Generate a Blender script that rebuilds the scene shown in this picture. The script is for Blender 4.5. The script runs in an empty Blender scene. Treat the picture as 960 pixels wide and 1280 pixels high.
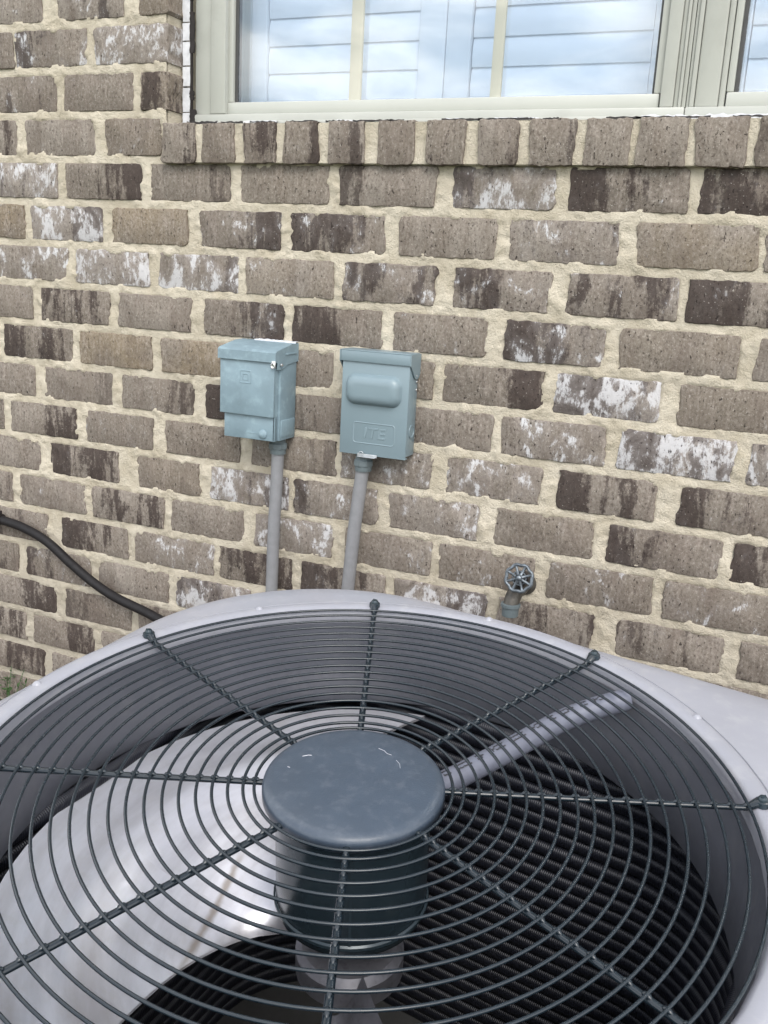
import bpy, bmesh, math, random
from mathutils import Vector, Matrix, noise

# ------------------------------------------------------------------ camera, world, light
S = bpy.context.scene
COL = S.collection
D = 1.5773                       # distance camera - wall face (brick face lies in the plane y = D)
CAMZ = 1.15
cam_d = bpy.data.cameras.new('camera')
cam = bpy.data.objects.new('camera', cam_d)
COL.objects.link(cam)
S.camera = cam
yaw, pitch, roll = -0.39302442, -0.24529645, -0.05354824
fw = Vector((math.sin(yaw) * math.cos(pitch), math.cos(yaw) * math.cos(pitch), math.sin(pitch)))
rt0 = Vector((math.cos(yaw), -math.sin(yaw), 0))
dn0 = fw.cross(rt0)
rt = rt0 * math.cos(roll) + dn0 * math.sin(roll)
dn = rt0 * -math.sin(roll) + dn0 * math.cos(roll)
cam.matrix_world = Matrix(((rt.x, -dn.x, -fw.x, 0), (rt.y, -dn.y, -fw.y, 0), (rt.z, -dn.z, -fw.z, CAMZ), (0, 0, 0, 1)))
cam_d.sensor_fit = 'VERTICAL'
cam_d.sensor_height = 24.0
cam_d.lens = 24.0 * 1187.093 / 1280.0
cam_d.clip_start = 0.02
cam_d.clip_end = 5000

SUN_EL, SUN_AZ = math.radians(44), math.radians(150)      # azimuth from +y towards +x: behind and right of the camera
W = bpy.data.worlds.new('World')
S.world = W
W.use_nodes = True
nt = W.node_tree
nt.nodes.clear()
def wn(t, **k):
    n = nt.nodes.new(t)
    for a, b in k.items(): setattr(n, a, b)
    return n
out = wn('ShaderNodeOutputWorld'); bg = wn('ShaderNodeBackground'); sky = wn('ShaderNodeTexSky')
sky.sky_type = 'NISHITA'; sky.sun_disc = False
sky.sun_elevation = SUN_EL; sky.sun_rotation = SUN_AZ
sky.air_density = 1.0; sky.dust_density = 0.6; sky.ozone_density = 1.6
bg.inputs['Strength'].default_value = 0.13
tc = wn('ShaderNodeTexCoord'); sep = wn('ShaderNodeSeparateXYZ')
nt.links.new(tc.outputs['Generated'], sep.inputs[0])
ad = wn('ShaderNodeMath', operation='ADD'); ad.inputs[1].default_value = 0.16
mx = wn('ShaderNodeMath', operation='MAXIMUM'); mx.inputs[1].default_value = 0.05
nt.links.new(sep.outputs['Z'], ad.inputs[0]); nt.links.new(ad.outputs[0], mx.inputs[0])
dx = wn('ShaderNodeMath', operation='DIVIDE'); dy = wn('ShaderNodeMath', operation='DIVIDE')
nt.links.new(sep.outputs['X'], dx.inputs[0]); nt.links.new(mx.outputs[0], dx.inputs[1])
nt.links.new(sep.outputs['Y'], dy.inputs[0]); nt.links.new(mx.outputs[0], dy.inputs[1])
cmb = wn('ShaderNodeCombineXYZ')
nt.links.new(dx.outputs[0], cmb.inputs[0]); nt.links.new(dy.outputs[0], cmb.inputs[1])
nz = wn('ShaderNodeTexNoise'); nz.inputs['Scale'].default_value = 1.7; nz.inputs['Detail'].default_value = 9
nz.inputs['Roughness'].default_value = 0.55; nz.inputs['Distortion'].default_value = 0.3
nt.links.new(cmb.outputs[0], nz.inputs['Vector'])
cr = wn('ShaderNodeMapRange'); cr.interpolation_type = 'SMOOTHSTEP'
cr.inputs['To Min'].default_value = 0.20; cr.inputs['From Min'].default_value = 0.40; cr.inputs['From Max'].default_value = 0.62
nt.links.new(nz.outputs['Fac'], cr.inputs['Value'])
mixc = wn('ShaderNodeMixRGB'); mixc.inputs['Color2'].default_value = (17.5, 17.3, 17.0, 1)
nt.links.new(cr.outputs[0], mixc.inputs['Fac']); nt.links.new(sky.outputs[0], mixc.inputs['Color1'])
nt.links.new(mixc.outputs[0], bg.inputs['Color']); nt.links.new(bg.outputs[0], out.inputs['Surface'])

sl = bpy.data.lights.new('sun', 'SUN')
sl.energy = 1.7; sl.angle = math.radians(26); sl.color = (1.0, 0.95, 0.88)
so = bpy.data.objects.new('sun', sl)
COL.objects.link(so)
sd = Vector((math.sin(SUN_AZ) * math.cos(SUN_EL), math.cos(SUN_AZ) * math.cos(SUN_EL), math.sin(SUN_EL)))
so.rotation_euler = sd.to_track_quat('Z', 'Y').to_euler()
so.location = (3, -4, 6)

S.view_settings.view_transform = 'Standard'
S.view_settings.look = 'None'
S.view_settings.gamma = 1
S.view_settings.exposure = 0.55
S.view_settings.use_curve_mapping = False
S.render.engine = 'CYCLES'
S.cycles.max_bounces = 10
S.cycles.transparent_max_bounces = 12

# ------------------------------------------------------------------ helpers
rng = random.Random(11)
def tag(o, label=None, cat=None, group=None, kind=None):
    if label: o['label'] = label
    if cat: o['category'] = cat
    if group: o['group'] = group
    if kind: o['kind'] = kind
    return o
def link(o, parent=None):
    COL.objects.link(o)
    if parent is not None: o.parent = parent
    return o
def empty(name, loc=(0, 0, 0)):
    o = bpy.data.objects.new(name, None)
    o.empty_display_size = 0.05
    o.location = loc
    return link(o)
class MB:
    """collects shapes into one mesh"""
    def __init__(s): s.bm = bmesh.new()
    def box(s, x0, x1, y0, y1, z0, z1, bev=0.0, seg=2, mat=None):
        m = Matrix.Translation(((x0 + x1) / 2, (y0 + y1) / 2, (z0 + z1) / 2)) @ Matrix.Diagonal((abs(x1 - x0), abs(y1 - y0), abs(z1 - z0), 1))
        if mat is not None: m = mat @ m
        b = bmesh.new()
        bmesh.ops.create_cube(b, size=1, matrix=m)
        if bev > 0: bmesh.ops.bevel(b, geom=b.edges[:], offset=bev, segments=seg, affect='EDGES', profile=0.5)
        s.add(b); return s
    def add(s, b):
        me = bpy.data.meshes.new('tmp'); b.to_mesh(me); b.free(); s.bm.from_mesh(me); bpy.data.meshes.remove(me)
    def tube(s, pts, r, n=10, closed=False, cap=True, sx=1.0):
        pts = [Vector(p) for p in pts]; N = len(pts); rings = []
        rr = r if isinstance(r, (list, tuple)) else [r] * N
        up = None
        for i, p in enumerate(pts):
            if closed: t = pts[(i + 1) % N] - pts[i - 1]
            else: t = pts[min(i + 1, N - 1)] - pts[max(i - 1, 0)]
            t.normalize()
            if up is None:
                up = Vector((0, 0, 1)) if abs(t.z) < 0.9 else Vector((1, 0, 0))
            a = t.cross(up); a.normalize(); b = a.cross(t); b.normalize(); up = b
            rings.append([s.bm.verts.new(p + (a * math.cos(k * 2 * math.pi / n) * sx + b * math.sin(k * 2 * math.pi / n)) * rr[i]) for k in range(n)])
        for i in range(N if closed else N - 1):
            A, B = rings[i], rings[(i + 1) % N]
            for k in range(n): s.bm.faces.new((A[k], A[(k + 1) % n], B[(k + 1) % n], B[k]))
        if cap and not closed:
            s.bm.faces.new(rings[0][::-1]); s.bm.faces.new(rings[-1])
        return s
    def lathe(s, prof, n=32, mat=None, capb=False, capt=False):
        mat = mat or Matrix.Identity(4); rings = []
        for r, z in prof:
            rings.append([s.bm.verts.new(mat @ Vector((r * math.cos(k * 2 * math.pi / n), r * math.sin(k * 2 * math.pi / n), z))) for k in range(n)])
        for A, B in zip(rings, rings[1:]):
            for k in range(n): s.bm.faces.new((A[k], A[(k + 1) % n], B[(k + 1) % n], B[k]))
        if capb: s.bm.faces.new(rings[0][::-1])
        if capt: s.bm.faces.new(rings[-1])
        return s
    def loops(s, rings, close=True, capb=False, capt=False):
        R = [[s.bm.verts.new(v) for v in r] for r in rings]
        n = len(R[0])
        for A, B in zip(R, R[1:]):
            for k in range(n if close else n - 1): s.bm.faces.new((A[k], A[(k + 1) % n], B[(k + 1) % n], B[k]))
        if capb: s.bm.faces.new(R[0][::-1])
        if capt: s.bm.faces.new(R[-1])
        return s
    def mesh(s, name, m, smooth=35):
        bmesh.ops.recalc_face_normals(s.bm, faces=s.bm.faces[:])
        me = bpy.data.meshes.new(name)
        s.bm.to_mesh(me); s.bm.free()
        me.materials.append(m)
        if smooth:
            me.polygons.foreach_set('use_smooth', [True] * len(me.polygons))
            me.set_sharp_from_angle(angle=math.radians(smooth))
        return me
    def build(s, name, m, parent=None, smooth=35):
        return link(bpy.data.objects.new(name, s.mesh(name, m, smooth)), parent)

# ------------------------------------------------------------------ materials
def newmat(name):
    m = bpy.data.materials.new(name); m.use_nodes = True
    t = m.node_tree
    return m, t, t.nodes['Principled BSDF']
def node(t, ty, ins=None, **k):
    n = t.nodes.new(ty)
    for a, b in k.items(): setattr(n, a, b)
    for a, b in (ins or {}).items():
        if isinstance(b, bpy.types.NodeSocket): t.links.new(b, n.inputs[a])
        else: n.inputs[a].default_value = b
    return n
def rgb(c): return (c[0], c[1], c[2], 1)
def mixrgb(t, fac, a, b, mode='MIX'):
    n = t.nodes.new('ShaderNodeMixRGB'); n.blend_type = mode
    for i, v in (('Fac', fac), ('Color1', a), ('Color2', b)):
        if isinstance(v, bpy.types.NodeSocket): t.links.new(v, n.inputs[i])
        else: n.inputs[i].default_value = v if i == 'Fac' else rgb(v)
    return n.outputs[0]
def math_(t, op, a, b=None, c=None, clamp=False):
    n = t.nodes.new('ShaderNodeMath'); n.operation = op; n.use_clamp = clamp
    for i, v in enumerate((a, b, c)):
        if v is None: continue
        if isinstance(v, bpy.types.NodeSocket): t.links.new(v, n.inputs[i])
        else: n.inputs[i].default_value = v
    return n.outputs[0]
def ramp(t, v, a, b, lo=0.0, hi=1.0):
    n = t.nodes.new('ShaderNodeMapRange'); n.interpolation_type = 'SMOOTHSTEP'
    for i, x in (('Value', v), ('From Min', a), ('From Max', b), ('To Min', lo), ('To Max', hi)):
        if isinstance(x, bpy.types.NodeSocket): t.links.new(x, n.inputs[i])
        else: n.inputs[i].default_value = x
    return n.outputs[0]
def coords(t, scale=(1, 1, 1), offset=None, kind='Object'):
    c = t.nodes.new('ShaderNodeTexCoord').outputs[kind]
    mp = node(t, 'ShaderNodeMapping', {'Vector': c, 'Scale': scale})
    if offset is not None: t.links.new(offset, mp.inputs['Location'])
    return mp.outputs[0]
def tnoise(t, vec, scale, detail=4, rough=0.55, dist=0.0):
    return node(t, 'ShaderNodeTexNoise', {'Vector': vec, 'Scale': scale, 'Detail': detail, 'Roughness': rough, 'Distortion': dist}).outputs['Fac']
def bump(t, b, h, strength, distn):
    n = node(t, 'ShaderNodeBump', {'Height': h, 'Strength': strength, 'Distance': distn})
    t.links.new(n.outputs[0], b.inputs['Normal'])
def setb(b, col=None, rough=None, metal=None, spec=None):
    if col is not None: b.inputs['Base Color'].default_value = rgb(col)
    if rough is not None: b.inputs['Roughness'].default_value = rough
    if metal is not None: b.inputs['Metallic'].default_value = metal
    if spec is not None: b.inputs['Specular IOR Level'].default_value = spec

def brick_material():
    m, t, b = newmat('fired_clay_brick')
    oi = t.nodes.new('ShaderNodeObjectInfo')
    sc = node(t, 'ShaderNodeSeparateColor', {'Color': oi.outputs['Color']})
    dark, white, tan = sc.outputs[0], sc.outputs[1], sc.outputs[2]
    side = oi.outputs['Alpha']; rnd = oi.outputs['Random']
    off = node(t, 'ShaderNodeCombineXYZ', {'X': math_(t, 'MULTIPLY', rnd, 37.0), 'Y': math_(t, 'MULTIPLY', rnd, 11.0), 'Z': math_(t, 'MULTIPLY', rnd, 53.0)}).outputs[0]
    v = coords(t, (1, 1, 1), off); vs = coords(t, (1, 1, 0.2), off); vm = coords(t, (1, 1, 0.45), off)
    gx = node(t, 'ShaderNodeSeparateXYZ', {'Vector': t.nodes.new('ShaderNodeTexCoord').outputs['Object']}).outputs[0]
    # base: greyish taupe, varying from brick to brick and inside each brick
    c = mixrgb(t, ramp(t, rnd, 0.0, 1.0), (0.165, 0.143, 0.120), (0.245, 0.217, 0.188))
    c = mixrgb(t, ramp(t, tnoise(t, vs, 38, 3), 0.3, 0.7), c, (0.185, 0.158, 0.134))
    c = mixrgb(t, math_(t, 'MULTIPLY', tan, ramp(t, tnoise(t, v, 9, 2), 0.25, 0.6)), c, (0.225, 0.178, 0.118))
    c = mixrgb(t, math_(t, 'MULTIPLY', ramp(t, tnoise(t, vs, 120, 4), 0.45, 0.75), 0.35), c, (0.33, 0.285, 0.25))
    gr = tnoise(t, coords(t, (1, 1, .7), off), 240, 6, 0.75)
    c = mixrgb(t, math_(t, 'MULTIPLY', ramp(t, gr, 0.52, 0.68), 0.52), c, (0.43, 0.39, 0.355))
    c = mixrgb(t, math_(t, 'MULTIPLY', ramp(t, gr, 0.49, 0.34), 0.75), c, (0.08, 0.062, 0.054))
    c = mixrgb(t, math_(t, 'MULTIPLY', ramp(t, tnoise(t, vm, 17, 5, 0.65, 0.6), 0.48, 0.72), 0.55), c, (0.125, 0.10, 0.085))
    # dark flashed areas: vertical streaks, gathered on one side of the brick
    bias = math_(t, 'MULTIPLY', math_(t, 'MULTIPLY', math_(t, 'SUBTRACT', side, 0.5), gx), 4.0)
    dn_ = math_(t, 'ADD', math_(t, 'ADD', tnoise(t, vs, 30, 5, 0.62, 0.4), math_(t, 'ADD', math_(t, 'MULTIPLY', dark, 0.31), 0.025)), bias)
    dn2 = math_(t, 'ADD', dn_, math_(t, 'MULTIPLY', tnoise(t, vm, 90, 4), 0.16))
    dn2 = math_(t, 'ADD', dn2, math_(t, 'MULTIPLY', math_(t, 'SUBTRACT', tnoise(t, v, 160, 7, 0.75), 0.5), 0.34))
    dm = math_(t, 'MULTIPLY', ramp(t, dn2, 0.74, 0.86), ramp(t, dark, 0.0, 0.40))
    c = mixrgb(t, math_(t, 'MULTIPLY', dm, 0.88), c, mixrgb(t, tnoise(t, vm, 200, 3), (0.020, 0.015, 0.015), (0.075, 0.057, 0.051)))
    # white lime bloom: blotch x speckle
    wb = math_(t, 'ADD', tnoise(t, coords(t, (1, 1, 0.8), off), 24, 4, 0.55, 0.9), math_(t, 'MULTIPLY', white, 0.30))
    wsp = tnoise(t, vm, 130, 9, 0.80)
    wm = math_(t, 'MULTIPLY', ramp(t, math_(t, 'ADD', wb, math_(t, 'MULTIPLY', wsp, 0.95)), 1.20, 1.33), ramp(t, white, 0.0, 0.35))
    c = mixrgb(t, math_(t, 'MULTIPLY', wm, 0.75), c, (0.64, 0.65, 0.68))
    haze = math_(t, 'MULTIPLY', ramp(t, wb, 0.45, 0.85), math_(t, 'MULTIPLY', white, 0.4))
    c = mixrgb(t, haze, c, (0.40, 0.37, 0.36))
    # scattered white specks and dark pits
    sp = tnoise(t, v, 330, 2, 0.5)
    c = mixrgb(t, math_(t, 'MULTIPLY', ramp(t, sp, 0.68, 0.73), 0.5), c, (0.5, 0.47, 0.43))
    pit = tnoise(t, coords(t, (1, 1, 0.5), off), 260, 3, 0.6)
    pm = ramp(t, pit, 0.355, 0.30)
    c = mixrgb(t, math_(t, 'MULTIPLY', pm, 0.85), c, (0.035, 0.028, 0.026))
    t.links.new(c, b.inputs['Base Color'])
    h = math_(t, 'SUBTRACT', math_(t, 'ADD', math_(t, 'MULTIPLY', tnoise(t, vm, 60, 5, 0.6), 1.0), math_(t, 'MULTIPLY', tnoise(t, v, 420, 4, 0.7), 0.5)), math_(t, 'MULTIPLY', pm, 0.9))
    bump(t, b, h, 0.9, 0.0030)
    setb(b, rough=0.95, spec=0.12)
    return m
def mortar_material():
    m, t, b = newmat('cream_mortar')
    v = coords(t)
    c = mixrgb(t, ramp(t, tnoise(t, v, 14, 4), 0.3, 0.7), (0.49, 0.436, 0.34), (0.62, 0.563, 0.462))
    c = mixrgb(t, math_(t, 'MULTIPLY', ramp(t, tnoise(t, v, 45, 5), 0.5, 0.75), 0.45), c, (0.63, 0.58, 0.48))
    c = mixrgb(t, math_(t, 'MULTIPLY', ramp(t, tnoise(t, v, 420, 3, 0.7), 0.55, 0.75), 0.4), c, (0.33, 0.27, 0.18))
    z = node(t, 'ShaderNodeSeparateXYZ', {'Vector': v}).outputs[2]
    low = math_(t, 'MULTIPLY', ramp(t, math_(t, 'ADD', z, math_(t, 'MULTIPLY', tnoise(t, v, 6, 4), 0.5)), 0.95, 0.5), 0.55)
    c = mixrgb(t, low, c, (0.37, 0.335, 0.28))          # weaker light low on the wall, put into the mortar colour
    t.links.new(c, b.inputs['Base Color'])
    h = math_(t, 'ADD', tnoise(t, v, 300, 6, 0.75), math_(t, 'MULTIPLY', tnoise(t, v, 70, 4), 1.3))
    bump(t, b, h, 1.0, 0.0045)
    setb(b, rough=0.95, spec=0.15)
    return m
def paint(name, col, rough=0.4, var=0.12, vscale=18, spec=0.5, metal=0.0, bumpy=0.0, grime=None, gfac=0.3, coat=0.0):
    m, t, b = newmat(name)
    v = coords(t)
    n1 = tnoise(t, v, vscale, 5, 0.6)
    c = mixrgb(t, ramp(t, n1, 0.25, 0.75), tuple(x * (1 - var) for x in col), tuple(x * (1 + var) for x in col))
    if grime: c = mixrgb(t, math_(t, 'MULTIPLY', ramp(t, tnoise(t, v, vscale * 2.7, 6, 0.65), 0.48, 0.72), gfac), c, grime)
    t.links.new(c, b.inputs['Base Color'])
    t.links.new(ramp(t, tnoise(t, v, vscale * 3, 4), 0.2, 0.8, rough * 0.85, min(1, rough * 1.2)), b.inputs['Roughness'])
    if bumpy: bump(t, b, tnoise(t, v, 700, 2), bumpy, 0.0006)
    setb(b, metal=metal, spec=spec)
    b.inputs['Coat Weight'].default_value = coat
    return m
MAT_BRICK = brick_material()
MAT_MORTAR = mortar_material()
MAT_FRAME = paint('almond_vinyl', (0.39, 0.397, 0.365), 0.38, 0.04, 6, grime=(0.30, 0.30, 0.27), gfac=0.3)
MAT_FRAME2 = paint('almond_vinyl_sash', (0.42, 0.428, 0.395), 0.38, 0.04, 6)
MAT_MUNTIN = paint('cream_muntin', (0.58, 0.51, 0.36), 0.5, 0.03, 6)
MAT_SHUT = paint('white_shutter_paint', (0.72, 0.72, 0.73), 0.35, 0.02, 6)
MAT_GASKET = paint('dark_gasket', (0.05, 0.05, 0.05), 0.6)
MAT_CAULK = paint('white_caulk', (0.60, 0.61, 0.64), 0.5, 0.15, 60, bumpy=0.5)
MAT_TAR = paint('black_sealant', (0.018, 0.014, 0.014), 0.5, 0.2, 60, bumpy=0.6)
MAT_STEEL = paint('grey_unit_paint', (0.265, 0.27, 0.305), 0.32, 0.04, 14, grime=(0.335, 0.335, 0.355), gfac=0.5, bumpy=0.12)
MAT_ORI = paint('unit_paint_shaded', (0.105, 0.11, 0.13), 0.36, 0.06, 12, grime=(0.17, 0.17, 0.18), gfac=0.3)  # same paint as the top panel, with the opening's shade put into the colour
MAT_WIRE = paint('coated_wire', (0.008, 0.014, 0.020), 0.25, 0.05, 20)
MAT_CAP = paint('motor_cover_paint', (0.040, 0.055, 0.078), 0.36, 0.06, 30, grime=(0.085, 0.10, 0.125), gfac=0.45, bumpy=0.25)
MAT_MOTOR = paint('motor_shell', (0.026, 0.040, 0.050), 0.24, 0.25, 9, grime=(0.05, 0.06, 0.065), gfac=0.4, metal=0.2)
def blade_material():
    m, t, b = newmat('blade_aluminium')
    v = coords(t); s = node(t, 'ShaderNodeSeparateXYZ', {'Vector': v})
    # dust film, swept streaks and one brown drip stain lying along the sheet
    r_ = node(t, 'ShaderNodeVectorMath', {0: node(t, 'ShaderNodeCombineXYZ', {'X': s.outputs[0], 'Y': s.outputs[1]}).outputs[0]}, operation='LENGTH').outputs['Value']
    an = math_(t, 'ARCTAN2', s.outputs[1], s.outputs[0])
    pv = node(t, 'ShaderNodeCombineXYZ', {'X': math_(t, 'MULTIPLY', an, 0.25), 'Y': math_(t, 'MULTIPLY', r_, 5.0)}).outputs[0]
    c = mixrgb(t, ramp(t, tnoise(t, pv, 9, 6, 0.6), 0.3, 0.75), (0.62, 0.62, 0.67), (0.48, 0.475, 0.51))
    c = mixrgb(t, math_(t, 'MULTIPLY', ramp(t, tnoise(t, v, 40, 7, 0.7), 0.5, 0.75), 0.3), c, (0.42, 0.40, 0.38))
    ld = math_(t, 'ABSOLUTE', math_(t, 'ADD', math_(t, 'SUBTRACT', math_(t, 'MULTIPLY', s.outputs[0], 0.995), math_(t, 'MULTIPLY', s.outputs[1], -0.104)), 0.147))
    ly = math_(t, 'MULTIPLY', ramp(t, s.outputs[1], -0.10, -0.06), ramp(t, s.outputs[1], 0.07, 0.03))
    st = math_(t, 'MULTIPLY', ramp(t, math_(t, 'ADD', ld, math_(t, 'MULTIPLY', tnoise(t, v, 50, 4), 0.008)), 0.0105, 0.004), ly)
    c = mixrgb(t, math_(t, 'MULTIPLY', st, 0.7), c, (0.20, 0.155, 0.11))
    t.links.new(c, b.inputs['Base Color'])
    t.links.new(ramp(t, tnoise(t, pv, 14, 4), 0.25, 0.75, 0.30, 0.43), b.inputs['Roughness'])
    setb(b, metal=0.75)
    return m
MAT_BLADE = blade_material()
MAT_HUB = paint('dull_hub_metal', (0.16, 0.16, 0.18), 0.45, 0.2, 30, metal=0.6, grime=(0.05, 0.05, 0.055), gfac=0.5)
MAT_TUBE = paint('grey_pvc_tube', (0.155, 0.165, 0.21), 0.38, 0.06, 40, grime=(0.2, 0.21, 0.26), gfac=0.3)
MAT_PRINT = paint('black_print', (0.03, 0.03, 0.035), 0.5)
MAT_BOXOLD = paint('faded_box_paint', (0.175, 0.245, 0.285), 0.5, 0.13, 16, grime=(0.27, 0.37, 0.42), gfac=0.6, bumpy=0.15)
MAT_BOXNEW = paint('grey_blue_box_paint', (0.170, 0.228, 0.258), 0.36, 0.03, 14, bumpy=0.12)
MAT_COND = paint('grey_conduit_pvc', (0.20, 0.203, 0.215), 0.5, 0.08, 60)
MAT_FIT = paint('conduit_fitting', (0.10, 0.125, 0.135), 0.45, 0.15, 60)
MAT_ZINC = paint('bright_zinc', (0.6, 0.61, 0.62), 0.3, 0.1, 90, metal=0.9)
MAT_FIT2 = paint('dull_zinc', (0.40, 0.42, 0.44), 0.45, 0.15, 80, metal=0.5)
MAT_HOSE = paint('black_rubber', (0.009, 0.008, 0.009), 0.6, 0.2, 40, bumpy=0.2, spec=0.3)
MAT_BRASS = paint('weathered_brass', (0.085, 0.078, 0.068), 0.5, 0.3, 120, metal=0.5, grime=(0.07, 0.07, 0.07), gfac=0.7)
MAT_WHEEL = paint('worn_handwheel_paint', (0.13, 0.15, 0.17), 0.4, 0.5, 150, metal=0.5, grime=(0.05, 0.06, 0.07), gfac=0.7)
MAT_CONC = paint('concrete', (0.36, 0.35, 0.33), 0.9, 0.15, 9, bumpy=0.6)
MAT_LEAF = paint('plant_leaf', (0.05, 0.10, 0.035), 0.5, 0.4, 60)
MAT_DARKROOM = paint('unlit_room', (0.06, 0.06, 0.06), 0.9)
def glass_material():
    m, t, b = newmat('window_glass'); t.nodes.remove(b)
    o = t.nodes['Material Output']
    ge = t.nodes.new('ShaderNodeNewGeometry')
    dt = node(t, 'ShaderNodeVectorMath', {0: ge.outputs['Incoming'], 1: ge.outputs['Normal']}, operation='DOT_PRODUCT').outputs['Value']
    sc5 = math_(t, 'POWER', math_(t, 'SUBTRACT', 1.0, math_(t, 'ABSOLUTE', dt), clamp=True), 5.0)
    fac = math_(t, 'ADD', math_(t, 'MULTIPLY', sc5, 0.90), 0.10)
    tr = node(t, 'ShaderNodeBsdfTransparent', {'Color': (0.84, 0.885, 0.93, 1)})
    gl = node(t, 'ShaderNodeBsdfGlossy', {'Roughness': 0.0, 'Color': (1, 1, 1, 1)})
    ms = node(t, 'ShaderNodeMixShader', {0: fac, 1: tr.outputs[0], 2: gl.outputs[0]})
    v = coords(t)
    bp = node(t, 'ShaderNodeBump', {'Height': tnoise(t, v, 3.0, 2), 'Strength': 0.05, 'Distance': 0.01})
    t.links.new(bp.outputs[0], gl.inputs['Normal'])
    t.links.new(ms.outputs[0], o.inputs['Surface'])
    return m
MAT_GLASS = glass_material()
def coil_material():
    m, t, b = newmat('coil_fin')
    v = t.nodes.new('ShaderNodeTexCoord').outputs['UV']
    u = node(t, 'ShaderNodeSeparateXYZ', {'Vector': v}).outputs[0]
    ob = coords(t)
    j = math_(t, 'ADD', math_(t, 'MULTIPLY', u, 2 * math.pi / 0.0026), math_(t, 'MULTIPLY', tnoise(t, ob, 60, 4), 5.0))
    w = math_(t, 'ADD', math_(t, 'MULTIPLY', math_(t, 'SINE', j), 0.5), 0.5)
    c = mixrgb(t, w, (0.007, 0.008, 0.012), (0.017, 0.019, 0.030))
    c = mixrgb(t, math_(t, 'MULTIPLY', ramp(t, tnoise(t, ob, 35, 6, 0.7), 0.55, 0.75), 0.35), c, (0.10, 0.10, 0.115))
    t.links.new(c, b.inputs['Base Color'])
    setb(b, rough=0.42, metal=0.3, spec=0.6)
    bump(t, b, math_(t, 'ADD', w, math_(t, 'MULTIPLY', tnoise(t, ob, 120, 4), 1.6)), 0.5, 0.0008)
    return m
MAT_COIL = coil_material()
def ground_material():
    m, t, b = newmat('lawn_and_mulch')
    v = coords(t)
    y = node(t, 'ShaderNodeSeparateXYZ', {'Vector': v}).outputs[1]
    g = mixrgb(t, tnoise(t, v, 3, 6), (0.05, 0.085, 0.025), (0.11, 0.14, 0.05))
    mu = mixrgb(t, tnoise(t, v, 60, 6, 0.7), (0.05, 0.035, 0.025), (0.17, 0.13, 0.10))
    t.links.new(mixrgb(t, ramp(t, math_(t, 'ADD', y, math_(t, 'MULTIPLY', tnoise(t, v, 5, 3), 0.3)), -0.35, -0.15), g, mu), b.inputs['Base Color'])
    bump(t, b, tnoise(t, v, 60, 8, 0.7), 0.8, 0.02)
    setb(b, rough=0.95, spec=0.1)
    return m
MAT_GROUND = ground_material()

# ------------------------------------------------------------------ ground
g = MB(); g.loops([[(-400, -400, 0), (400, -400, 0), (400, 1.60, 0), (-400, 1.60, 0)]], capt=True)
tag(g.build('ground', MAT_GROUND), kind='structure')

# ------------------------------------------------------------------ brick house wall
PITCH, BH, Z0 = 0.081, 0.0666, 1.3293       # course pitch, brick height, top of the first course under the sill
house = tag(empty('brick_house', (-0.6, D, 0)), 'taupe brick house wall with cream mortar, dark streaks and white lime patches', 'house wall')
house_o = Vector(house.location)
def hp(o):                                    # parent keeping world place
    o.parent = house; o.location = Vector(o.location) - house_o; return o

def outline(L, H, r, amp_end=0.0042, amp_top=0.0016):
    """uneven outline of one brick face, chipped at the ends"""
    s = r.uniform(0, 99); P = []
    nt_, ne = 26, 11
    def nz(a, b): return noise.noise(Vector((a, b, s))) + 0.55 * noise.noise(Vector((a * 2.9, b, s + 5)))
    for i in range(nt_ + 1):
        x = -L / 2 + L * i / nt_
        P.append([x, -H / 2 + nz(x * 60, 1) * amp_top * 1.3])
    eR = r.uniform(0.5, 1.6); eL = r.uniform(0.5, 1.6); skR = r.uniform(-.004, .004); skL = r.uniform(-.004, .004)
    for i in range(1, ne):
        z = -H / 2 + H * i / ne; P.append([L / 2 + nz(z * 70, 7) * amp_end * eR + skR * z / H * 2, z])
    for i in range(nt_ + 1):
        x = L / 2 - L * i / nt_
        P.append([x, H / 2 + nz(x * 60, 13) * amp_top * 1.5])
    for i in range(1, ne):
        z = H / 2 - H * i / ne; P.append([-L / 2 + nz(z * 70, 23) * amp_end * eL + skL * z / H * 2, z])
    # rounded or chipped corners
    for sx in (-1, 1):
        for sz in (-1, 1):
            cr_ = r.uniform(0.0008, 0.003) if r.random() < 0.8 else r.uniform(0.005, 0.012)
            cx, cz = sx * (L / 2 - cr_), sz * (H / 2 - cr_)
            for p in P:
                ddx, ddz = (p[0] - cx) * sx, (p[1] - cz) * sz
                if ddx > 0 and ddz > 0:
                    d = math.hypot(ddx, ddz)
                    if d > cr_: p[0] = cx + sx * ddx / d * cr_; p[1] = cz + sz * ddz / d * cr_
    return P
def brick_shape(mb, L, H, r, proud=0.003, depth=0.03, cx=0, cz=0, amp=0.0035, M=None):
    P = outline(L, H, r, amp)
    ins = 0.0016; tx, tz = r.uniform(-.008, .008), r.uniform(-.012, .012)
    def ring(k, y, tilt=True):
        q = []
        for x, z in P:
            f = 1 - k / (L / 2) if k else 1; f2 = 1 - k / (H / 2) if k else 1
            yy = y + (x * tx + z * tz if tilt else 0) + (noise.noise(Vector((x * 90, z * 90, L * 999))) * 0.0006 if tilt else 0)
            v = Vector((cx + x * f, yy, cz + z * f2)); q.append(M @ v if M else v)
        return q
    mb.loops([ring(0, depth, False), ring(0, -proud + 0.0018), ring(0.0006, -proud + 0.0005), ring(ins, -proud)], capt=True)
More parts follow.
